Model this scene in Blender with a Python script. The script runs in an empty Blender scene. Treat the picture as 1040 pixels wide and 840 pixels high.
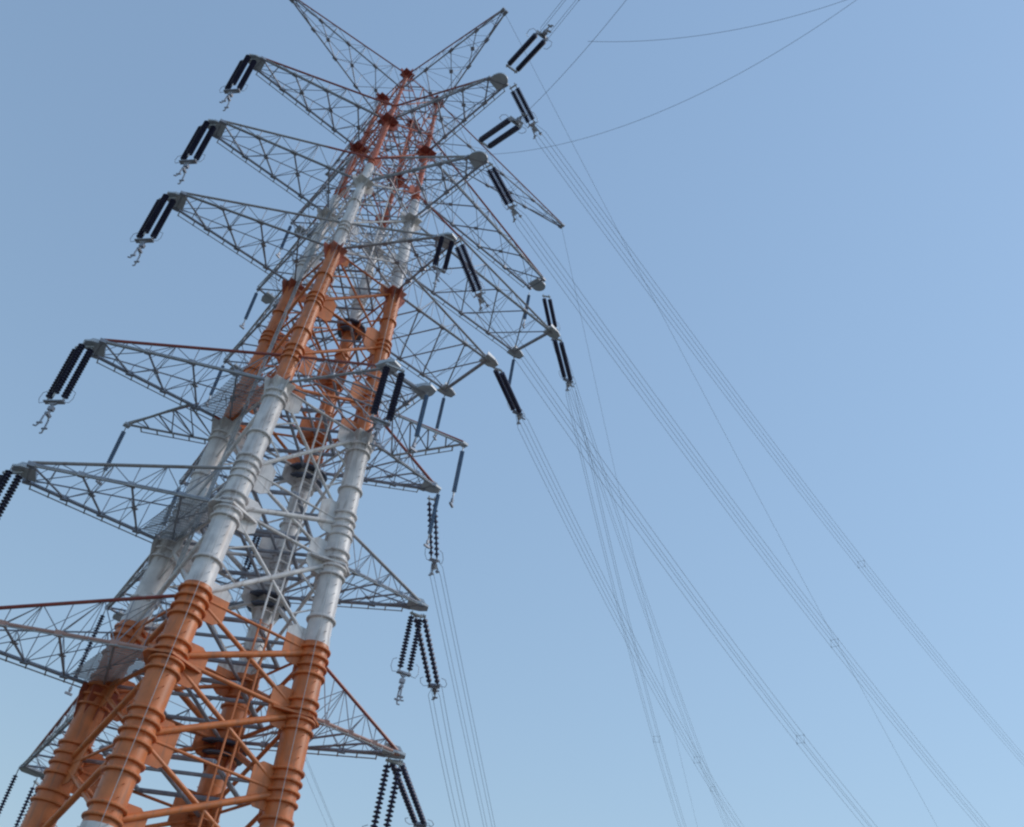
import bpy, bmesh, math, random
from mathutils import Vector, Matrix
random.seed(7)
V = Vector
sc = bpy.context.scene
COL = sc.collection

# ------------------------------------------------------------------ camera
cam_d = bpy.data.cameras.new('camera'); cam = bpy.data.objects.new('camera', cam_d); COL.objects.link(cam)
CAM = V((-15.738, -38.224, 0.142))
cr = V((0.721350, -0.680048, 0.131104)); cu = V((-0.513933, -0.398718, 0.759537)); cf = V((0.464248, 0.615271, 0.637115))
cam.matrix_world = Matrix(((cr.x, cu.x, -cf.x, CAM.x), (cr.y, cu.y, -cf.y, CAM.y), (cr.z, cu.z, -cf.z, CAM.z), (0, 0, 0, 1)))
cam_d.sensor_width = 36; cam_d.lens = 36 * 1017.45 / 1040
cam_d.clip_start = 0.1; cam_d.clip_end = 6000
sc.camera = cam

# ------------------------------------------------------------------ light
SUN_AZ, SUN_EL = 120, 42           # azimuth from +Y towards +X: off to the right of the camera
w = bpy.data.worlds.new('World'); sc.world = w; w.use_nodes = True
nt = w.node_tree; nt.nodes.clear()
sky = nt.nodes.new('ShaderNodeTexSky'); sky.sky_type = 'NISHITA'; sky.sun_disc = False
sky.sun_elevation = math.radians(SUN_EL); sky.sun_rotation = math.radians(SUN_AZ)
sky.air_density = 2.0; sky.dust_density = 0.2; sky.ozone_density = 3.0; sky.altitude = 0
bg = nt.nodes.new('ShaderNodeBackground'); bg.inputs['Strength'].default_value = 0.15
wo = nt.nodes.new('ShaderNodeOutputWorld')
EXPO = 0.74
def vmath(op, a, val):
    n = nt.nodes.new('ShaderNodeVectorMath'); n.operation = op; n.inputs[1].default_value = val; nt.links.new(a, n.inputs[0]); return n.outputs[0]
v0 = vmath('MULTIPLY', sky.outputs[0], (0.13,) * 3)                     # a hazy day: the sky's contrast is a little flatter than clear air gives
gm = nt.nodes.new('ShaderNodeGamma'); gm.inputs['Gamma'].default_value = 0.55; nt.links.new(v0, gm.inputs[0])
kk = 1 / (0.15 * 2 ** EXPO)
v1 = vmath('MULTIPLY', gm.outputs[0], (0.63 * kk, 0.75 * kk, 0.90 * kk))
nt.links.new(v1, bg.inputs[0]); nt.links.new(bg.outputs[0], wo.inputs[0])
sun_d = bpy.data.lights.new('sun', 'SUN'); sun_d.energy = 1.0; sun_d.angle = math.radians(20); sun_d.color = (1.0, 0.93, 0.85)
sun = bpy.data.objects.new('sun', sun_d); COL.objects.link(sun)
sd = V((math.sin(math.radians(SUN_AZ)) * math.cos(math.radians(SUN_EL)), math.cos(math.radians(SUN_AZ)) * math.cos(math.radians(SUN_EL)), math.sin(math.radians(SUN_EL))))
sun.rotation_euler = (-sd).to_track_quat('-Z', 'Y').to_euler(); sun.location = (0, 0, 90)
sc.view_settings.view_transform = 'Standard'; sc.view_settings.look = 'None'
sc.view_settings.exposure = EXPO; sc.view_settings.gamma = 1.0; sc.view_settings.use_curve_mapping = False
sc.cycles.filter_width = 2.3

# ------------------------------------------------------------------ materials
def mat(name, build):
    m = bpy.data.materials.new(name); m.use_nodes = True
    t = m.node_tree; b = t.nodes['Principled BSDF']; build(t, b); return m
def noise(t, scale, det=4, vec=None):
    n = t.nodes.new('ShaderNodeTexNoise'); n.inputs['Scale'].default_value = scale; n.inputs['Detail'].default_value = det
    g = t.nodes.new('ShaderNodeNewGeometry')
    if vec:
        mp = t.nodes.new('ShaderNodeMapping'); mp.inputs['Scale'].default_value = vec
        t.links.new(g.outputs['Position'], mp.inputs[0]); t.links.new(mp.outputs[0], n.inputs['Vector'])
    else:
        t.links.new(g.outputs['Position'], n.inputs['Vector'])
    return n
def ramp(t, inp, stops, const=False):
    r = t.nodes.new('ShaderNodeValToRGB'); e = r.color_ramp
    if const: e.interpolation = 'CONSTANT'
    while len(e.elements) < len(stops): e.elements.new(0.5)
    for el, (p, c) in zip(e.elements, stops): el.position = p; el.color = (*c, 1)
    t.links.new(inp, r.inputs[0]); return r
def mix(t, fac, a, b, mode='MIX'):
    m = t.nodes.new('ShaderNodeMix'); m.data_type = 'RGBA'; m.blend_type = mode
    for s, v in (('Factor', fac), ('A', a), ('B', b)):
        sock = [i for i in m.inputs if i.name == s and (i.type == 'RGBA' or s == 'Factor' and i.type == 'VALUE')][0]
        if hasattr(v, 'is_output'): t.links.new(v, sock)
        elif s == 'Factor': sock.default_value = v
        else: sock.default_value = (*v, 1)
    return [o for o in m.outputs if o.type == 'RGBA'][0]
ORANGE = (0.68, 0.205, 0.065); RED = (0.33, 0.075, 0.06); WHITE = (0.78, 0.75, 0.755); GALV = (0.27, 0.31, 0.35)
BANDS = (9.0, 18.2, 29.42, 39.8, 47.85)
def banded(orange, white, top=None):
    def f(t, b):
        g = t.nodes.new('ShaderNodeNewGeometry'); s = t.nodes.new('ShaderNodeSeparateXYZ'); t.links.new(g.outputs['Position'], s.inputs[0])
        d = t.nodes.new('ShaderNodeMath'); d.operation = 'DIVIDE'; d.inputs[1].default_value = 80; t.links.new(s.outputs['Z'], d.inputs[0])
        st = [(0, white)]
        for i, z in enumerate(BANDS): st.append((z / 80, (top or orange) if i == 4 else orange if i % 2 == 0 else white))
        r = ramp(t, d.outputs[0], st, True)
        n = noise(t, 1.6, 6); n2 = noise(t, 5.0, 5, (1, 1, 0.12))
        f1 = ramp(t, n.outputs['Fac'], [(0.33, (0.78, 0.78, 0.79)), (0.67, (1.08, 1.07, 1.06))])
        c = mix(t, 1.0, r.outputs[0], f1.outputs[0], 'MULTIPLY')
        f2 = ramp(t, n2.outputs['Fac'], [(0.52, (0, 0, 0)), (0.72, (0.5, 0.5, 0.5))])
        c = mix(t, f2.outputs[0], c, (0.22, 0.13, 0.09))
        t.links.new(c, b.inputs['Base Color']); b.inputs['Roughness'].default_value = 0.42
        b.inputs['Specular IOR Level'].default_value = 0.5
    return f
M = {}
M['paint'] = mat('banded_tower_paint', banded(ORANGE, WHITE, (0.54, 0.135, 0.07)))
M['redpaint'] = mat('banded_red_paint', banded(RED, (0.36, 0.34, 0.35)))
def galv(c0, c1, rough, metal=0.25):
    def f(t, b):
        n = noise(t, 3.0, 5); r = ramp(t, n.outputs['Fac'], [(0.3, c0), (0.7, c1)])
        t.links.new(r.outputs[0], b.inputs['Base Color']); b.inputs['Roughness'].default_value = rough; b.inputs['Metallic'].default_value = metal
    return f
M['headshade'] = mat('banded_shaded_head_paint', banded((0.42, 0.095, 0.045), (0.66, 0.63, 0.62), (0.34, 0.06, 0.04)))  # tower bands darkened: the shading of the heads is put into the colour
M['galv'] = mat('galvanised_steel', galv((0.26, 0.28, 0.34), (0.40, 0.42, 0.485), 0.5))
M['galvlight'] = mat('light_galvanised_steel', galv((0.36, 0.38, 0.40), (0.48, 0.49, 0.51), 0.5))
M['plate'] = mat('tip_plate_steel', galv((0.44, 0.49, 0.56), (0.56, 0.60, 0.66), 0.45, 0.1))
M['pink'] = mat('faded_orange_steel', galv((0.46, 0.26, 0.22), (0.56, 0.34, 0.29), 0.6, 0))
M['shadesteel'] = mat('navy_shade_steel', galv((0.10, 0.12, 0.17), (0.15, 0.17, 0.23), 0.55, 0.2))  # navy of unlit undersides, painted in as the collar colour
M['wire'] = mat('aluminium_wire', galv((0.20, 0.23, 0.28), (0.27, 0.30, 0.35), 0.45, 0.3))
M['porcelain'] = mat('dark_porcelain', galv((0.032, 0.036, 0.085), (0.055, 0.060, 0.125), 0.45, 0))  # navy porcelain, its albedo lifted in place of a haze veil
M['bluepoly'] = mat('blue_grey_insulator', galv((0.13, 0.22, 0.38), (0.19, 0.29, 0.46), 0.45, 0))
M['concrete'] = mat('concrete', galv((0.30, 0.29, 0.27), (0.40, 0.39, 0.37), 0.9, 0))
def grass(t, b):
    n = noise(t, 0.35, 8); n2 = noise(t, 6, 6)
    r = ramp(t, n.outputs['Fac'], [(0.3, (0.09, 0.09, 0.065)), (0.6, (0.14, 0.13, 0.10)), (0.8, (0.20, 0.175, 0.14))])
    r2 = ramp(t, n2.outputs['Fac'], [(0.3, (0.7, 0.7, 0.7)), (0.7, (1.15, 1.15, 1.15))])
    t.links.new(mix(t, 1.0, r.outputs[0], r2.outputs[0], 'MULTIPLY'), b.inputs['Base Color']); b.inputs['Roughness'].default_value = 0.95
M['grass'] = mat('rough_grass', grass)

# ------------------------------------------------------------------ mesh helpers
class MB:
    def __init__(self): self.v = []; self.f = []
    def tube(self, a, b, r, n=6, r2=None, caps=True):
        a, b = V(a), V(b); r2 = r if r2 is None else r2
        d = b - a
        if d.length < 1e-5: return self
        d.normalize(); x = d.orthogonal().normalized(); y = d.cross(x); i0 = len(self.v)
        for p, rr in ((a, r), (b, r2)):
            for k in range(n):
                an = 2 * math.pi * k / n; self.v.append(p + x * (rr * math.cos(an)) + y * (rr * math.sin(an)))
        for k in range(n):
            k2 = (k + 1) % n; self.f.append((i0 + k, i0 + k2, i0 + n + k2, i0 + n + k))
        if caps:
            self.f.append(tuple(i0 + k for k in reversed(range(n)))); self.f.append(tuple(i0 + n + k for k in range(n)))
        return self
    def path(self, pts, r, n=5):
        # one continuous tube along a polyline
        pts = [V(p) for p in pts]; i0 = len(self.v); x = None
        for i, p in enumerate(pts):
            d = (pts[min(i + 1, len(pts) - 1)] - pts[max(i - 1, 0)]).normalized()
            if x is None: x = d.orthogonal().normalized()
            x = (x - d * x.dot(d)).normalized(); y = d.cross(x)
            for k in range(n):
                an = 2 * math.pi * k / n; self.v.append(p + (x * math.cos(an) + y * math.sin(an)) * r)
        for i in range(len(pts) - 1):
            for k in range(n):
                k2 = (k + 1) % n; o = i0 + i * n; self.f.append((o + k, o + k2, o + n + k2, o + n + k))
        self.f.append(tuple(i0 + k for k in reversed(range(n)))); o = i0 + (len(pts) - 1) * n; self.f.append(tuple(o + k for k in range(n)))
        return self
    def lathe(self, prof, n=12, org=(0, 0, 0), axis=None, xdir=None):
        # profile of (radius, height) along an axis
        org = V(org); ax = V(axis or (0, 0, 1)).normalized(); x = V(xdir).normalized() if xdir else ax.orthogonal().normalized(); y = ax.cross(x); i0 = len(self.v)
        for rr, h in prof:
            for k in range(n):
                an = 2 * math.pi * (k + .5) / n; self.v.append(org + ax * h + (x * math.cos(an) + y * math.sin(an)) * rr)
        for i in range(len(prof) - 1):
            for k in range(n):
                k2 = (k + 1) % n; o = i0 + i * n; self.f.append((o + k, o + k2, o + n + k2, o + n + k))
        self.f.append(tuple(i0 + k for k in reversed(range(n)))); o = i0 + (len(prof) - 1) * n; self.f.append(tuple(o + k for k in range(n)))
        return self
    def prism(self, pts, nrm, th):
        # flat polygon given thickness th along nrm (centred)
        nrm = V(nrm).normalized() * (th / 2); i0 = len(self.v); n = len(pts)
        for p in pts: self.v.append(V(p) - nrm)
        for p in pts: self.v.append(V(p) + nrm)
        self.f.append(tuple(i0 + k for k in reversed(range(n)))); self.f.append(tuple(i0 + n + k for k in range(n)))
        for k in range(n):
            k2 = (k + 1) % n; self.f.append((i0 + k, i0 + k2, i0 + n + k2, i0 + n + k))
        return self
    def box(self, c, s):
        c = V(c); hx, hy, hz = s[0] / 2, s[1] / 2, s[2] / 2
        return self.prism([c + V((-hx, -hy, 0)), c + V((hx, -hy, 0)), c + V((hx, hy, 0)), c + V((-hx, hy, 0))], (0, 0, 1), hz * 2)
    def build(self, name, m, parent=None, smooth=False):
        me = bpy.data.meshes.new(name); me.from_pydata([tuple(p) for p in self.v], [], self.f)
        bm = bmesh.new(); bm.from_mesh(me); bmesh.ops.recalc_face_normals(bm, faces=bm.faces); bm.to_mesh(me); bm.free()
        me.materials.append(m)
        if smooth:
            me.polygons.foreach_set('use_smooth', [True] * len(me.polygons))
            me.set_sharp_from_angle(angle=math.radians(40))
        o = bpy.data.objects.new(name, me); COL.objects.link(o)
        if parent: o.parent = parent
        return o
def thing(name, label, cat, loc=(0, 0, 0), group=None):
    o = bpy.data.objects.new(name, None); o.empty_display_size = 0.5; COL.objects.link(o); o.location = loc
    o['label'] = label; o['category'] = cat
    if group: o['group'] = group
    return o
def copy_tree(o, parent=None):
    c = o.copy(); COL.objects.link(c)
    if parent: c.parent = parent
    for ch in list(o.children): copy_tree(ch, c)
    return c
def lerp(a, b, t): return V(a) * (1 - t) + V(b) * t

# ------------------------------------------------------------------ ground
GZ = -1.5
g = MB()
N = 48
for i in range(N + 1):
    for j in range(N + 1):
        u = (i / N * 2 - 1); v_ = (j / N * 2 - 1)
        x = 2500 * math.copysign(abs(u) ** 2.2, u); y = 2500 * math.copysign(abs(v_) ** 2.2, v_)
        rr = math.hypot(x, y); g.v.append(V((x, y, GZ + (0 if rr < 60 else min(1, (rr - 60) / 200) * 2.5 * math.sin(x * .011) * math.cos(y * .013)))))
for i in range(N):
    for j in range(N):
        o = i * (N + 1) + j; g.f.append((o, o + 1, o + N + 2, o + N + 1))
go = g.build('ground', M['grass'], None, True); go['kind'] = 'structure'

# ------------------------------------------------------------------ tower
ZL = [15.517, 22.547, 29.812, 40.058, 46.386, 53.159, 59.04]     # bottom chord levels of the arms, lowest first; then the peak
ZU = [18.1, 24.55, 31.67, 42.4, 48.94, 54.96]
def wd(z): return 2.96 - 0.03713 * (z - 15.517)
SG = {'A': (-1, -1), 'B': (1, -1), 'C': (-1, 1), 'D': (1, 1)}
def lp(s, z): return V((SG[s][0] * wd(z), SG[s][1] * wd(z), z))
FACES = [('A', 'B'), ('B', 'D'), ('D', 'C'), ('C', 'A')]
def lrad(z):
    for zz, r in ((9, .60), (18.6, .575), (24, .53), (29.7, .49), (34, .42), (40, .38), (44, .315), (48, .265), (53.2, .18), (56, .14), (99, .115)):
        if z < zz: return r
tower = thing('transmission_tower', 'tall orange and white steel pipe lattice tower with long arms on four sides', 'pylon', (0, 0, GZ))
off = V((0, 0, -GZ))
class TB(MB):                        # world coordinates -> tower-local
    def build(self, name, m, parent=None, smooth=False):
        if parent is not None: self.v = [p + off for p in self.v]
        return MB.build(self, name, m, parent, smooth)

CLUSTERS = [(5.0, 3), (9.75, 2), (11.3, 2), (12.75, 4), (15.55, 4), (17.85, 4), (19.85, 1), (22.55, 4), (24.6, 4), (26.6, 1), (29.0, 2),
            (31.9, 3), (33.5, 1), (35.9, 3), (37.8, 1), (42.0, 3), (44.5, 1), (48.5, 2), (54.9, 1), (57.3, 1)]
ladir = lambda s: (lp(s, 50) - lp(s, 10)).normalized()
for s in 'ABCD':
    m = TB(); d = ladir(s)
    zs = [GZ + .3, 9, 18.6, 24, 29.7, 34, 40, 44, 48, 53.2, 56, 59.1]
    prof = []
    z0 = lp(s, zs[0])
    for a, b in zip(zs[:-1], zs[1:]):
        r = lrad((a + b) / 2); h0 = (lp(s, a) - z0).length; h1 = (lp(s, b) - z0).length
        prof += [(r, h0 + (.25 if prof else 0)), (r, h1)]
    m.lathe(prof, 28, z0, d)
    # step bolts up the outer side
    o1 = V((SG[s][0], 0, 0)); o2 = V((0, SG[s][1], 0)); z = 3.0; k = 0
    while z < 58:
        for oo in (o1, o2, -o1 if s in 'CD' else -o2):
            r = lrad(z); p = lp(s, z + .2 * (oo is o2)); m.tube(p + oo * r * .95, p + oo * (r + .11), .018, 4)
        z += .45
    leg = m.build('leg', M['paint'], tower, True)
    for zc, n in CLUSTERS:
        c = TB(); r = lrad(zc)
        for i in range(n):
            zz = zc - .5 * r + (i - (n - 1) / 2) * (.40 if zc < 34 else .33); p = lp(s, zz) - d * .045
            c.lathe([(r * .99, 0), (r * 1.13 + .03, .01), (r * 1.14 + .04, .035), (r * 1.14 + .04, .085), (r * 1.13 + .03, .11), (r * .99, .12)], 28, p, d)
        c.build('flange', M['paint'], leg)
    for i, zl in enumerate(ZL):
        if s in 'AB' and i < 2:
            # flat horizontal stiffener instead of a head
            c = TB(); r = lrad(zl); p = lp(s, zl - .25); x = V((SG[s][0], 0, 0)); y = V((0, -SG[s][1], 0))
            c.prism([p + x * (r + .35) + y * .25, p + x * (r + .35) - y * .1, p + x * .2 - y * (r + .15), p - x * (r + .75) - y * .15, p - x * (r + .75) + y * .2, p - x * .2 + y * (r + .9), p + x * .2 + y * (r + .9)], (0, 0, 1), .09)
            c.build('stiffener_plate', M['paint'], leg); continue
        c = TB(); r = lrad(zl - .5); k = max(1.3, (.72, .72, .72, .66, .66, .66, .50)[i] / r)
        if s == 'D' and i < 4: k *= 1.2
        h = 1.35 * r + .35; zt = zl - .25 * r; p = lp(s, zt); hw = k * r
        x = (V((1, 0, 0)) - d * d.x).normalized(); y = d.cross(x)
        c.lathe([(r * 1.04, -h), (r * 1.04, -h + .06), (r * 1.25, -h * .45), (hw * 1.05, -.07), (hw * 1.05, 0.0), (r * 1.1, 0.02)], 4, p, d, x)
        for q in (x, -x, y, -y):
            c.prism([p - d * (h * 1.15) + q * r * .7, p - d * (h * 1.15) + q * r * 1.05, p - d * (h * .25) + q * hw * 1.12, p + d * .12 + q * hw * 1.12, p + d * .12 + q * r * .7], q.cross(d), .05)
        c.build('node_head', M['headshade'], leg)
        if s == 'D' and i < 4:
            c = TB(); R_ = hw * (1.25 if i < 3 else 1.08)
            c.lathe([(r * .9, -.62), (R_ * .86, -.62), (R_ * .86, -.52), (r * .9, -.52), (r * .9, -.16), (R_, -.16), (R_, -.05), (r * .9, -.05)], 12, p, d); c.build('shade_collar', M['shadesteel'], leg)  # added discs, coloured as the shade under the heads
    # vertical gusset plates in the two face planes
    for zc in (9.2, 12.3, 15.4, 18.1, 22.45, 24.6, 29.4, 31.9, 35.8, 39.7, 42.4, 46.2, 48.9, 53.0):
        c = TB(); r = lrad(zc); p = lp(s, zc); L = (r * .7 + .3 if zc > 36 else r * .5 + .6); H = (.85 if zc < 36 else .42)
        for dv in (V((-SG[s][0], 0, 0)), V((0, -SG[s][1], 0))):
            nn = dv.cross(V((0, 0, 1)))
            u = d * H
            c.prism([p + dv * r * .7 - u, p + dv * (r + L * .6) - u, p + dv * (r + L) - u * .7, p + dv * (r + L) + u * .7, p + dv * (r + L * .6) + u, p + dv * r * .7 + u], nn, .05)
        c.build('gusset_plate', M['paint'], leg)
    c = TB(); p = lp(s, GZ); c.box(p + V((0, 0, .25)), (2.4, 2.4, .9)); c.build('footing', M['concrete'], tower)

PAN = [GZ + .5, 5.0, 9.2, 12.3, 15.4, 18.1, 22.45, 24.6, 29.6, 31.8, 35.8, 39.9, 42.4, 46.3, 48.9, 53.0, 55.0, 59.0]
def br(z): return .14 if z < 18 else .12 if z < 24 else .105 if z < 30 else .09 if z < 40 else .06 if z < 48 else .05
for fa, fb in FACES:
    for z0, z1 in zip(PAN[:-1], PAN[1:]):
        r = br((z0 + z1) / 2); m = TB()
        out = (lp(fa, z0) + lp(fb, z0)); out.z = 0; out.normalize()
        m.tube(lp(fa, z0) + out * .04, lp(fb, z1) + out * .04, r * .95, 10); m.tube(lp(fb, z0) - out * .04, lp(fa, z1) - out * .04, r * .68, 10)
        mx = m
        m = TB(); m.tube(lp(fa, z1), lp(fb, z1), r * (.45 if z1 in (18.1, 12.3, 24.6, 31.8) else .65), 10); m.build('horizontal_strut', M['paint'], tower, True)
        # thin secondary members
        c = lerp(lerp(lp(fa, z0), lp(fb, z1), .5), lerp(lp(fb, z0), lp(fa, z1), .5), .5)
        m = mx; rr = .045 if z0 < 40 else .038
        zm = (z0 + z1) / 2
        if z0 > 39 or z1 - z0 > 3.5:
            for q, o in ((fa, fb), (fb, fa)):
                a = lerp(lp(q, z0), lp(o, z1), .27); b = lerp(lp(q, z1), lp(o, z0), .27)
                m.tube(a, lp(q, zm), rr, 5); m.tube(b, lp(q, zm), rr, 5)
                if z0 > 39: m.tube(a, lp(q, z0 + (z1 - z0) * .25), rr * .8, 5); m.tube(b, lp(q, z0 + (z1 - z0) * .75), rr * .8, 5)
            if z0 > 39: m.tube(c, (lp(fa, z1) + lp(fb, z1)) / 2, rr, 5); m.tube(c, (lp(fa, z0) + lp(fb, z0)) / 2, rr, 5)
        m.build('cross_brace', M['paint'], tower, True)
# plan bracing at every panel level
for z in PAN[2:]:
    m = TB(); r = .10 if z < 30 else .07 if z < 40 else .045
    mid = [(lp(a, z) + lp(b, z)) / 2 for a, b in FACES]
    for k in range(4): m.tube(mid[k] + V((0, 0, .12)), mid[(k + 1) % 4] + V((0, 0, .12)), r, 8)
    m.tube(lp('A', z - .1), lp('D', z - .1), r * .8, 8); m.tube(lp('B', z + .3), lp('C', z + .3), r * .8, 8)
    if z > 30:
        for k in range(4): m.tube(lerp(mid[k], mid[(k + 1) % 4], .5), lp(FACES[k][1], z), r * .6, 5)
    m.build('plan_brace', M['galv'], tower, True)

def grating(pts, name, parent, pitch=.075, wdt=.034):
    # open steel grating: bars clipped to a convex polygon at constant height
    z = pts[0].z; m = TB()
    c = sum((V(p) for p in pts), V()) / len(pts); u = (V(pts[1]) - V(pts[0])).normalized(); v = V((0, 0, 1)).cross(u)
    P2 = [((V(p) - c).dot(u), (V(p) - c).dot(v)) for p in pts]
    def cuts(k, val):
        r = []
        for i in range(len(P2)):
            a, b = P2[i], P2[(i + 1) % len(P2)]
            if (a[k] - val) * (b[k] - val) < 0:
                t = (val - a[k]) / (b[k] - a[k]); r.append(a[1 - k] + t * (b[1 - k] - a[1 - k]))
        return (min(r), max(r)) if len(r) >= 2 else None
    for k, pt in ((0, pitch), (1, pitch * 3)):
        lo = min(p[k] for p in P2); hi = max(p[k] for p in P2); val = lo + pt / 2
        while val < hi:
            ct = cuts(k, val)
            if ct:
                q = [(val, t) if k == 0 else (t, val) for t in ct]
                m.tube(c + u * q[0][0] + v * q[0][1] + V((0, 0, .03 * k)), c + u * q[1][0] + v * q[1][1] + V((0, 0, .03 * k)), wdt / 2, 4)
            val += pt
    return m.build(name, M['galvlight'], parent)

def crossarm(name, la, lb, zl, zu, ta, tb, rise=.10, n=4, rc=.075, upper='redpaint', lower='galv', lower2=None, rail=True, double=False, disc=0, plate=True, platform=False, label=None, pw=None, th=.023):
    """la/lb: the two legs at its root; ta/tb: the two ends of the bottom chords. The mesh itself is the web of lattice bars, the chords are its parts."""
    ta, tb = V(ta), V(tb); a0, b0 = lp(la, zl), lp(lb, zl); c0, d0 = lp(la, zu), lp(lb, zu)
    up = V((0, 0, rise))
    A = [lerp(a0, ta, t) for t in [k / n for k in range(n + 1)]]; B = [lerp(b0, tb, k / n) for k in range(n + 1)]
    Cc = [lerp(c0, ta + up, k / n) for k in range(n + 1)]; D = [lerp(d0, tb + up, k / n) for k in range(n + 1)]
    ax = ((ta + tb) / 2 - (a0 + b0) / 2).normalized(); side = V((0, 0, 1)).cross(ax)
    if side.dot(a0 - b0) < 0: side = -side
    m = TB()
    for k in range(n):
        k1 = k + 1
        m.tube(A[k1], B[k], .045 if double else .05 if th > .02 else .03, 6); m.tube(A[k], B[k1], th if not double else .045, 5)
        q = lerp(A[k1], B[k], .5)
        if k < n - 1 and not double: m.prism([q + ax * .17, q + side * .17, q - ax * .17, q - side * .17], (0, 0, 1), .05)
        if not double:
            m.tube(q, lerp(A[k], A[k1], .5), th * .8, 5); m.tube(q, lerp(B[k], B[k1], .5), th * .8, 5)
        cm, am, bm_, dm = lerp(Cc[k], Cc[k1], .5), lerp(A[k], A[k1], .5), lerp(B[k], B[k1], .5), lerp(D[k], D[k1], .5)
        m.tube(A[k], cm, th, 5); m.tube(cm, A[k1], th, 5); m.tube(am, cm, th * .8, 5)
        m.tube(B[k], dm, th, 5); m.tube(dm, B[k1], th, 5); m.tube(bm_, dm, th * .8, 5)
        m.tube(cm, dm, th * .8, 5); m.tube(cm, D[k1], th * .7, 5); m.tube(q, cm, th * .7, 5); m.tube(q, dm, th * .7, 5)
        if k: m.tube(A[k], Cc[k], th, 5); m.tube(B[k], D[k], th, 5)
    arm = m.build(name, M['galv'], tower)
    if label: arm['label'] = label
    for q0, q1, P_, mm in ((a0, ta, A, lower), (b0, tb, B, lower2 or lower)):
        m = TB(); m.tube(q0, q1, rc, 8)
        for k in range(1, n + 1):        # bolted splice plates on the chord
            q = P_[k]; m.prism([q + ax * .16 + side * .1, q - ax * .16 + side * .1, q - ax * .16 - side * .1, q + ax * .16 - side * .1], (0, 0, 1), rc * 2.3)
        m.build('lower_chord', M[mm], arm, True)
    TB().tube(c0, ta + up, rc * .9, 8).build('upper_chord', M[upper], arm, True)
    TB().tube(d0, tb + up, rc * .45, 8).build('upper_chord', M['galv'], arm, True)
    if double or (ta - tb).length > .2: TB().tube(ta, tb, .11 if double else .07, 8).build('end_strut', M['galv'], arm, True)
    if rail:
        for q0, q1, sg in ((a0, ta, 1), (b0, tb, -1)):
            m = TB(); o = side * (sg * .2) - V((0, 0, .16)); s0, s1 = lerp(q0, q1, .12), lerp(q0, q1, .97)
            m.tube(s0 + o, s1 + o, .028, 6)
            for k in range(8):
                p = lerp(s0, s1, k / 7); m.tube(p, p + o * 1.15, .032, 5)
            m.build('guard_rail', M['galvlight'], arm)
    if plate:
        ends = ((ta, disc), (tb, disc)) if double else (((ta + tb) / 2, disc),)
        for q, dd in ends:
            m = TB(); wdt = pw or (.34 if double else max(.40, (ta - tb).length / 2 + .05))
            if dd:
                pts = [q - ax * .35 + side * wdt, q + ax * .1 + side * wdt * 1.15]
                for k in range(9):
                    an = math.pi * (k / 8 - .5); pts.append(q + ax * (.25 + dd * math.cos(an)) - side * (dd * math.sin(an)))
                pts += [q + ax * .1 - side * wdt * 1.15, q - ax * .35 - side * wdt]
            else:
                pts = [q - ax * .3 + side * wdt, q + ax * .35 + side * wdt * .9, q + ax * .7 + side * wdt * .5, q + ax * .7 - side * wdt * .5, q + ax * .35 - side * wdt * .9, q - ax * .3 - side * wdt]
            m.prism(pts, (0, 0, 1), .10)
            for sg in (-1, 0, 1): m.prism([q - ax * .3 + side * sg * wdt * .7 + V((0, 0, .05)), q + ax * .6 + side * sg * wdt * .4 + V((0, 0, .05)), q + ax * .4 + side * sg * wdt * .4 + V((0, 0, .3)), q - ax * .25 + side * sg * wdt * .7 + V((0, 0, .3))], side, .05)
            m.build('tip_plate', M['plate'], arm)
    if platform:
        f = V((0, 0, .11)); grating([A[0] + f - ax * .2, lerp(A[0], A[1], 1.0) + f, lerp(B[0], B[1], .9) + f, B[0] + f - ax * .2], 'platform_grating', arm)
    return arm

# arms to the left of the picture
LT = [((-9.75, 2.1, ZL[0]), (-9.35, 3.9, ZL[0])), ((-9.69, 2.02, ZL[1]), (-9.32, 3.48, ZL[1])), ((-9.55, 1.95, ZL[2]), (-9.40, 3.24, ZL[2])),
      ((-9.71, 1.20, ZL[3]), (-9.48, 2.40, ZL[3])), ((-9.75, 1.00, ZL[4]), (-9.54, 2.14, ZL[4])), ((-9.48, .83, ZL[5]), (-9.49, 1.75, ZL[5]))]
for i, (p, q) in enumerate(LT):
    crossarm('crossarm', 'A', 'C', ZL[i], ZU[i], p, q, lower='pink' if i == 0 else 'galv', lower2='galv', rc=.085 if i < 3 else .07, platform=i < 3, pw=.5)
# arms towards the camera side (upper four levels only)
NT = {5: ((.72, -8.5), (1.70, -8.95)), 4: ((1.10, -7.75), (1.98, -8.3)), 3: ((1.0, -6.9), (1.85, -7.2)), 2: ((.13, -7.3), (2.21, -7.35))}
for i, (p, q) in NT.items():
    crossarm('crossarm', 'A', 'B', ZL[i], ZU[i], (*p, ZL[i]), (*q, ZL[i]), disc=.46 if i > 3 else 0, pw=.42, rc=.07, double=i == 2)
# arms to the right, away from the camera
RT = {5: ((14.1, .35), (14.0, 1.7)), 4: ((13.8, -1.7), (13.6, 1.6)), 3: ((9.05, -2.1), (9.2, 2.0)), 2: ((7.25, -2.1), (7.1, -1.4)), 1: ((7.35, -3.1), (7.15, -2.4)), 0: ((7.65, -3.3), (7.4, -2.6))}
for i, (p, q) in RT.items():
    crossarm('crossarm', 'B', 'D', ZL[i], ZU[i], (*p, ZL[i]), (*q, ZL[i]), rc=.085 if i < 3 else .075, disc=.5 if i == 5 else 0, double=i in (3, 4), upper='redpaint', lower='pink' if i == 0 else 'galv', lower2='galv', n=5 if i > 3 else 4, pw=.42)
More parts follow.
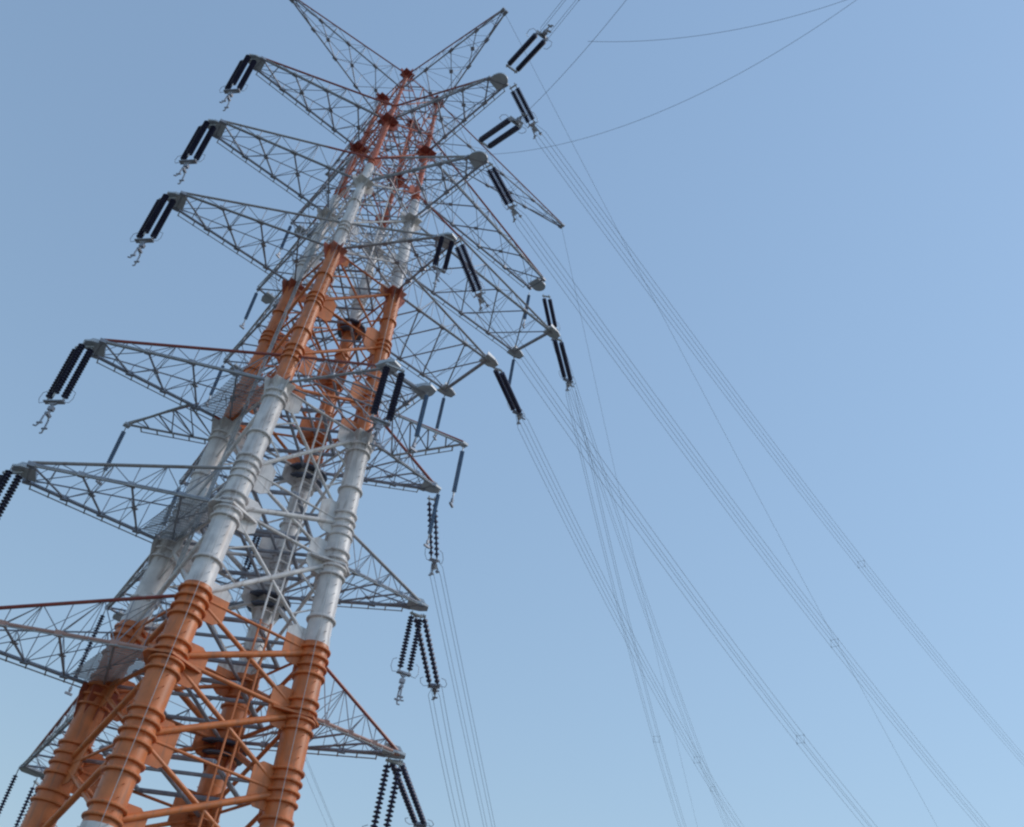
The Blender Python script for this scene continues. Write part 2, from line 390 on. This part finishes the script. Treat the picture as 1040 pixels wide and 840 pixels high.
# arms away from the camera, hidden by the legs in part
FT = {5: ((-1.08, 10.2), (.6, 10.4)), 4: ((-1.3, 10.6), (.5, 10.8)), 3: ((-1.3, 11.0), (.5, 11.2)), 2: ((-1.39, 9.2), (.3, 9.4)), 1: ((-1.74, 11.3), (.1, 11.7)), 0: ((-1.0, 16.2), (.3, 16.9))}
for i, (p, q) in FT.items():
    crossarm('crossarm', 'C', 'D', ZL[i], ZU[i], (*p, ZL[i]), (*q, ZL[i]), rc=.085 if i < 3 else .07, n=6 if i == 0 else 4, pw=None if i == 0 else .4)
# earth wire peaks
for la, lb, t in (('A', 'C', (-9.77, 0, 59.0)), ('A', 'B', (.05, -9.4, 59.0)), ('B', 'D', (14.5, -.24, 59.0)), ('C', 'D', (-.2, 9.6, 59.0))):
    t = V(t); o = (lp(la, 59) - lp(lb, 59)).normalized() * .12
    crossarm('earth_wire_peak', la, lb, 57.2, 59.0, t + o, t - o, rise=.10, n=4, th=.017, rc=.05, upper='redpaint', lower='galv', rail=False, plate=False)
# diagonal jumper arms at the two outer corners of the third white band
for sg, la, lb, tipv, ra, rb in ((1, 'B', 'B', (6.0, -6.0, ZL[2]), (lerp(lp('B', ZL[2]), (*NT[2][1], ZL[2]), .52)), lerp(lp('B', ZL[2]), (*RT[2][0], ZL[2]), .40)),
                                 (-1, 'C', 'C', (-6.04, 6.04, ZL[2] - .6), lerp(lp('C', ZL[2]), LT[2][1], .30), lerp(lp('C', ZL[2]), (*FT[2][0], ZL[2]), .28))):
    t = V(tipv); top = lp(la, ZL[2] + 1.2)
    m = TB(); ut = lerp(ra, rb, .2) + V((0, 0, .55))
    for k in range(4):
        a, b = lerp(ra, t, k / 4), lerp(rb, t, k / 4); a1, b1 = lerp(ra, t, (k + 1) / 4), lerp(rb, t, (k + 1) / 4); u = lerp(ut, t, (k + .5) / 4)
        m.tube(a, b, .04, 5)
        if k < 2: m.tube(a, b1, .035, 5); m.tube(b, a1, .03, 5)
        m.tube(u, a, .025, 5); m.tube(u, b, .025, 5)
    arm = m.build('jumper_arm', M['galv'], tower)
    TB().tube(ut, t + V((0, 0, .12)), .05, 8).build('upper_chord', M['redpaint'], arm, True)
    for q0 in (ra, rb):
        TB().tube(q0, t, .06, 8).build('lower_chord', M['galvlight'], arm, True)
        m = TB(); o = (q0 - lerp(ra, rb, .5)).normalized() * .18 - V((0, 0, .16)); m.tube(lerp(q0, t, .12) + o, lerp(q0, t, .85) + o, .03, 6)
        for k in range(5): p = lerp(lerp(q0, t, .12), lerp(q0, t, .85), k / 4); m.tube(p, p + o * 1.1, .04, 5)
        m.build('guard_rail', M['galvlight'], arm)
    TB().box(t - V((0, 0, .04)), (.32, .32, .12)).build('tip_plate', M['plate'], arm)

# ladder inside the near face, climbing rail on the left face
def ladder(p0, p1, gap, name, m0, side):
    p0, p1 = V(p0), V(p1); side = V(side).normalized() * gap / 2; m = TB()
    for sg in (-1, 1): m.tube(p0 + side * sg, p1 + side * sg, .045, 6)
    n = int((p1 - p0).length / .6)
    for k in range(1, n): q = lerp(p0, p1, k / n); m.tube(q - side, q + side, .016, 4)
    return m.build(name, m0, tower)
    
ladder((.5, -3.5, 2), (.3, -2.33, 31.0), .50, 'ladder', M['paint'], (1, 0, 0))
ladder((-2.85, .3, 20), (-1.72, 1.9, 52.5), .34, 'climbing_rail', M['galvlight'], (0, 1, 0))

# fall-arrest cables down the near legs
for s in 'AB':
    d = ladir(s); tow = V((-.35, -.94, 0)) if s == 'A' else V((-.5, -.86, 0)); m = TB()
    m.path([lp(s, z) + tow * (lrad(z) * 1.14 + .14) for z in (2, 9, 18, 24, 30, 36, 46)], .012, 5); m.build('safety_cable', M['galvlight'], tower)
# ------------------------------------------------------------------ insulators
def discs(n, L, r, core=.05, fat=False):
    prof = []; p = L / n
    if fat:                          # close-set sheds
        for k in range(n):
            z = -k * p; prof += [(core * 1.6, z), (r * .85, z - p * .10), (r, z - p * .28), (r, z - p * .62), (r * .8, z - p * .80), (core * 1.6, z - p * .86)]
        prof.append((core, -L)); return prof
    for k in range(n):
        z = -k * p; prof += [(core, z), (r * .55, z - p * .12), (r, z - p * .42), (r * .92, z - p * .52), (core * 1.2, z - p * .62)]
    prof.append((core, -L)); return prof
def add_bend(m, pts, r, n=5):
    m.path(pts, r, n)
def make_set(name, label, group, offs, body, n, r, top, mcol, tail=1.0, hook=True, horn=True, fat=False):
    """hangs along local -Z. offs: (x, y) of each string; top: link length; body: insulating length; tail: clamp length"""
    root = thing(name, label, 'insulator', group=group)
    for ox, oy in offs:
        m = MB(); prof = discs(n, body, r, fat=fat); m.lathe([(a, b - top) for a, b in reversed(prof)], 14, (ox, oy, 0)); s = m.build('disc_string', M[mcol], root, True)
        MB().tube((ox, oy, 0), (ox, oy, -top), .03, 6).build('end_fitting', M['galvlight'], s); MB().tube((ox, oy, -top - body), (ox, oy, -top - body - .22), .04, 6).build('end_fitting', M['galvlight'], s)
    bx = [o[0] for o in offs]; zc = -top - body - .22
    if len(offs) > 1:
        m = MB(); x0, x1 = min(bx) - .1, max(bx) + .1
        m.prism([(x0, 0, zc + .1), (x1, 0, zc + .1), (x1 * .6 + x0 * .4, 0, zc - .18), (x0 * .6 + x1 * .4, 0, zc - .18)], (0, 1, 0), .09); m.box(((x0 + x1) / 2, 0, zc), (x1 - x0, .26, .06)); m.build('yoke_plate', M['galv'], root)
        m = MB(); m.box(((x0 + x1) / 2, 0, -top * .45), (x1 - x0, .1, .09)); m.build('top_yoke', M['galvlight'], root)
    xm = sum(bx) / len(bx)
    if horn:
        for sg in (-1, 1):
            m = MB()
            xx = (max(bx) if sg > 0 else min(bx)) + sg * .05
            m.path([(xx, 0, zc), (xx + sg * .3, 0, zc - .05), (xx + sg * .42, 0, zc + .2), (xx + sg * .38, 0, zc + .55), (xx + sg * .2, 0, zc + .65)], .016, 5)
            m.build('arcing_horn', M['galv'], root)
    m = MB()
    if hook:
        zt = zc - .2
        m.tube((xm, 0, zc), (xm, 0, zt - tail * .35), .05, 6)
        m.box((xm, 0, zt - tail * .4), (.14, .34, .12)); m.box((xm, 0, zt - tail * .15), (.24, .2, .2))
        for sg in (-1, 1):
            m.path([(xm, sg * .08, zt - tail * .4), (xm, sg * .19, zt - tail * .55), (xm, sg * .2, zt - tail * .85), (xm + .06, sg * .25, zt - tail * 1.02), (xm + .18, sg * .28, zt - tail * 1.0)], .04, 6)
            m.tube((xm - .13, sg * .21, zt - tail * .86), (xm + .13, sg * .21, zt - tail * .86), .05, 6)
    else:
        m.tube((xm, 0, zc), (xm, 0, zc - tail * .8), .035, 6); m.box((xm, 0, zc - tail * .9), (.36, .1, .1)); m.box((xm, 0, zc - tail * .45), (.12, .1, .2))
    m.build('clamp', M['galv'], root)
    return root
def place(o, start, end=None, roll=0, scale=1):
    start = V(start); d = (V(end) - start) if end is not None else V((0, 0, -1))
    q = (-d).to_track_quat('Z', 'Y'); o.rotation_mode = 'QUATERNION'
    from mathutils import Quaternion
    o.rotation_quaternion = q @ Quaternion((0, 0, 1), roll); o.location = start; o.scale = (scale,) * 3
    return o
R = math.radians
# jumper strings in front of the left arms
lev = ['lowest', 'fifth', 'fourth', 'third', 'second', 'topmost']
GL_ = 'dark insulator sets hanging from the left arm tips'
proto = None
for i in (5, 4, 3, 2, 1):
    if proto is None:
        proto = o = make_set('hanging_insulator_set', '', GL_, [(-.36, .0), (-.1, .34), (.42, 0)], 3.0, 19, .17, .3, 'porcelain', 1.35)
    else: o = copy_tree(proto)
    o['label'] = {5: 'dark triple insulator set on the topmost left arm with the red upper chord', 4: 'dark triple insulator set on the second left arm from the top, all grey', 3: 'dark triple insulator set on the third left arm, just above the orange leg heads',
                  2: 'dark triple insulator set with hooked clamps on the red edged left arm at mid height', 1: 'dark triple insulator set cut by the left picture edge on the grey arm'}[i]
    q = (V(LT[i][0]) + V(LT[i][1])) / 2; ax = (q - (lp('A', ZL[i]) + lp('C', ZL[i])) / 2).normalized()
    place(o, q + ax * .55 - V((0, 0, .06)), None, R(128))
# blue suspension strings
GB = 'blue grey jumper insulators'
blue = [((FT[5][0][0], FT[5][0][1] + .1, ZL[5]), 'short blue grey insulator below the topmost far arm, beside the upper white legs'),
        ((FT[4][0][0], FT[4][0][1] + .1, ZL[4]), 'blue grey insulator hanging left of the left orange leg head'),
        ((FT[3][0][0], FT[3][0][1] + .1, ZL[3]), 'blue grey insulator hanging behind the red upper chord of the mid height left arm'),
        ((FT[2][0][0], FT[2][0][1] + .1, ZL[2]), 'blue grey insulator seen through the grey left arm just left of the white leg'),
        ((6.0, -6.0, ZL[2] - .1), 'blue grey insulator under the small pointed arm on the right'),
        ((-6.04, 6.04, ZL[2] - .7), 'blue grey insulator under the small pointed arm on the left'),
        ((2.3, -7.7, ZL[2]), 'blue grey insulator on the mid height front arm, right of its dark pair'),
        ((14.3, 2.0, ZL[5]), 'blue grey insulator left of the dark pair on the topmost right arm'),
        ((13.9, 1.9, ZL[4]), 'blue grey insulator under the inner corner of the long grey right arm'),
        ((9.45, 2.3, ZL[3]), 'blue grey insulator under the inner corner of the shorter right arm'),
        ((7.7, -2.1, ZL[2]), 'blue grey insulator crossing the thin pair on the right arm beside the white leg')]
proto = None
for p, lab in blue:
    if proto is None: proto = o = make_set('jumper_insulator', '', GB, [(0, 0)], 2.45, 22, .115, .3, 'bluepoly', .55, hook=False, horn=False)
    else: o = copy_tree(proto)
    o['label'] = lab; place(o, V(p) - V((0, 0, .06)), None, random.random())
o = make_set('jumper_insulator', 'slim black insulator left of the white leg, above the lower left arm', 'black far jumper insulators', [(0, 0)], 3.6, 26, .13, .3, 'porcelain', .5, hook=False, horn=False)
place(o, (-1.75, 11.6, ZL[1] - .06))
o2 = copy_tree(o); o2['label'] = 'slim black insulator at the lower left corner, left of the two headed plate'; place(o2, (-1.0, 17.0, ZL[0] - .06))
o = make_set('hanging_insulator_set', 'thin black pair at the lower left corner beside the left orange leg', 'thin black pairs', [(-.25, 0), (.25, 0)], 2.6, 16, .13, .5, 'porcelain', .6)
place(o, (.3, 17.4, ZL[0] - .06), None, R(40))
o2 = copy_tree(o); o2['label'] = 'thin black pair seen between the two near white legs'; place(o2, (1.0, 2.5, 25.7), None, R(40), .8)
TB().tube(lerp(lp('C', 25.85), lp('D', 25.85), 0), lp('D', 25.85), .06, 6).build('horizontal_strut', M['galv'], tower)

# tension strings and their wires: start, string end, azimuth, slope, curvature, spacer distances
WD = {'N1d': ((1.9, -9.3, 53.1), (4.233, -8.889, 51.921), 80, -0.0875, 0.000723, [49.42]),
      'N2d': ((2.1, -8.4, 46.3), (4.617, -7.956, 45.151), 80, -0.16776, 0.000779, [43.46]),
      'N3d': ((1.8, -7.7, 40.0), (4.295, -7.124, 38.204), 77, -0.18534, 0.000998, [43.59]),
      'R1': ((15.2, 1.2, 53.1), (17.407, 2.474, 52.016), 60, -0.07955, 0.000587, [82.23]),
      'R2': ((14.4, -1.7, 46.3), (17.63, 0.358, 45.894), 57.5, -0.19033, 0.001278, [45.2]),
      'R3': ((9.8, -2.1, 40.0), (13.233, -0.426, 39.587), 64, -0.0873, 0.001111, [49.63]),
      'R4': ((7.8, -1.4, 29.7), (9.933, 0.328, 27.455), 51, -0.2234, 0.0002, []),
      'R5': ((7.9, -2.4, 22.5), (11.941, 0.99, 21.357), 50, -0.27, 0.0035, []),
      'R6': ((8.0, -2.8, 15.45), (12.912, 1.322, 14.86), 50, -0.12, 0.001, []),
      'N1u': ((1.2, -9.9, 53.1), (0.737, -13.191, 52.443), 188, 0.05, 0.004, [3.0]),
      'N2u': ((1.1, -9.1, 46.3), (0.675, -12.558, 44.518), 187, -0.24, 0.028, [])}
TL = {'N1d': 'dark twin insulator slanting down right from the rounded plate of the topmost front arm', 'N2d': 'dark twin insulator slanting down right from the second rounded plate, crossing the long thin peak',
      'N3d': 'dark twin insulator slanting down right in front of the lattice right arms', 'R1': 'dark twin insulator under the rounded plate of the topmost right arm',
      'R2': 'dark twin insulator at the outer corner of the long grey right arm', 'R3': 'dark twin insulator at the outer corner of the shorter right arm beside a blue strut',
      'R4': 'thin black twin insulator on the right arm beside the white leg', 'R5': 'thin black twin insulator slanting right behind thicker strings under the grey right arm',
      'R6': 'thin black twin insulator slanting right at the bottom edge under the orange right arm', 'N1u': 'dark twin insulator pointing up right from the topmost rounded plate', 'N2u': 'dark twin insulator pointing up right from the second rounded plate'}
WL = {'N1d': 'four wire bundle leaving the topmost front arm, farthest right of the descending bundles', 'N2d': 'four wire bundle leaving the second front arm, second from the right',
      'N3d': 'four wire bundle leaving the third front arm, third from the right', 'R1': 'four wire bundle leaving the topmost right arm behind the longer arm below',
      'R2': 'four wire bundle dropping steeply from the long grey right arm', 'R3': 'four wire bundle from the shorter right arm crossing other bundles at the bottom',
      'R4': 'four wire bundle from the thin twin insulator beside the white leg', 'R5': 'four wire bundle from the grey lower right arm', 'R6': 'four wire bundle from the orange lowest right arm',
      'N1u': 'short bundle running up out of the picture from the topmost front arm', 'N2u': 'single wire running up right from the second front arm'}
WEND = {'N1u': 25, 'N2u': 16, 'R5': 45, 'R6': 60, 'R4': 120}
def curve_pts(q, ph, a, b, s1, n=40, off=V((0, 0, 0)), s0=0):
    d = V((math.sin(R(ph)), math.cos(R(ph)), 0)); pts = []
    for k in range(n + 1):
        s = s0 + (s1 - s0) * (k / n) ** 1.3; pts.append(q + off + d * s + V((0, 0, a * s + b * s * s)))
    return pts
for key, (S0, Q, ph, a, b, sp) in WD.items():
    S0, Q = V(S0), V(Q); L = (Q - S0).length; thin = key in ('R4', 'R5', 'R6')
    top = .35; tail = .55; body = L - top - .25 if not thin else L - 1.6 * 0 - top - .25
    o = make_set('tension_insulator_set', TL[key], 'tension insulators at the arm tips', [(-.21, 0), (.21, 0)] if thin else [(-.30, 0), (.30, 0)], body, max(10, int(body / (.10 if not thin else .34))), .16 if not thin else .145, top, 'porcelain', tail, fat=not thin)
    # keep the pair's plane horizontal across the wire
    d = (Q - S0).normalized(); zax = -d; hx = zax.cross(V((0, 0, 1))).normalized(); hy = zax.cross(hx)
    if key in ('R2', 'R3', 'N3d', 'R1', 'N1d', 'N2d', 'R4'): hx = (hx * .8 + V((0, 0, .6)) ).normalized(); hx = (hx - zax * hx.dot(zax)).normalized(); hy = zax.cross(hx)
    o.rotation_mode = 'QUATERNION'; o.rotation_quaternion = Matrix((hx, hy, zax)).transposed().to_quaternion(); o.location = S0
    bt = thing('wire_bundle', WL[key], 'power line', Q, 'bundles of power line wires')
    pd = V((math.cos(R(ph)), -math.sin(R(ph)), 0)); e = .29
    offs = [pd * e + V((0, 0, e)), pd * e - V((0, 0, e)), -pd * e + V((0, 0, e)), -pd * e - V((0, 0, e))]
    if key == 'N2u': offs = [V((0, 0, 0))]
    for of in offs:
        pts = [p - Q for p in curve_pts(Q, ph, a, b, WEND.get(key, 150), 50, of)]
        pts[0] = pts[0] + (V((0, 0, 0)) - of) * .6
        MB().path(pts, .012, 5).build('wire', M['wire'], bt, True)
    for s in sp:
        c = V((math.sin(R(ph)) * s, math.cos(R(ph)) * s, a * s + b * s * s)); m = MB()
        for k in range(4): m.tube(c + offs[k], c + offs[(0, 1, 3, 2)[((0, 1, 3, 2).index(k) + 1) % 4]], .010, 6); m.tube(c + offs[k] - d * .08, c + offs[k] + d * .08, .026, 6)
        m.build('spacer', M['wire'], bt)

def single(name, label, cat, q, ph, a, b, s1, r, s0=0, group=None):
    q = V(q); o = MB().path([p for p in curve_pts(q, ph, a, b, s1, 60, V(), s0)], r, 5).build(name, M['wire'], None, True)
    o['label'] = label; o['category'] = cat
    if group: o['group'] = group
    return o
single('earth_wire', 'single thin earth wire running down right from the upright front peak tip', 'wire', (0.05, -9.4, 59.0), 77, -.3184, .000433, 150, .010)
single('earth_wire', 'single thin earth wire falling from the long right peak tip', 'wire', (14.5, -.24, 59.0), 58, -.19984, .000472, 150, .010)
single('hanging_rope', 'thin sagging line crossing the sky from beside the second front arm to the top edge', 'wire', (2.21, -10.441, 45.5), 165, -.4901, .026244, 24, .010, -1.6)
single('hanging_rope', 'thin nearly level line high in the sky joining the up right wires', 'wire', (-.031, -18.313, 44.652), 145, -.29875, .031576, 15, .010)
bt = thing('wire_bundle', 'faint bundle low behind the orange right leg, under the lowest right arm', 'power line', (.3, 9.9, 29.5), 'bundles of power line wires')
pd = V((math.cos(R(45)), -math.sin(R(45)), 0))
for of in (pd * .35, V((0, 0, .3)), -pd * .35): MB().path([p for p in curve_pts(V((0, 0, 0)), 45, -.06, .0002, 140, 40, of)], .012, 5).build('wire', M['wire'], bt, True)

# vertical dark pairs on the front and lower right arms
GV = 'dark vertical insulator pairs on the front and lower right arms'
proto = None
for p, roll, lab, sc_ in (((.25, -7.9, ZL[2] - .1), 20, 'big black insulator pair hanging in front of the right orange leg', 1.0),
                          ((1.35, -7.5, ZL[3] - .1), 20, 'black insulator pair hanging straight from the grey plate of the third front arm', .78),
                          ((7.7, -2.5, ZL[1] - .1), 20, 'thick black insulator pair with hanging clamps under the grey lower right arm', .95),
                          ((7.9, -2.9, ZL[0] - .1), 20, 'thick black insulator pair at the bottom edge under the orange right arm', 1.1)):
    if 'lower right' in lab or 'bottom edge' in lab:
        if 'lower right' in lab: proto = o = make_set('hanging_insulator_set', '', GV, [(-.24, 0), (.24, 0)], 2.75, 16, .155, .3, 'porcelain', 1.2)
        else: o = copy_tree(proto)
    elif proto is None: proto = o = make_set('hanging_insulator_set', '', GV, [(-.36, 0), (.36, 0)], 2.75, 17, .17, .3, 'porcelain', 1.1)
    else: o = copy_tree(proto)
    o['label'] = lab; place(o, p, None, R(roll - 37), sc_)
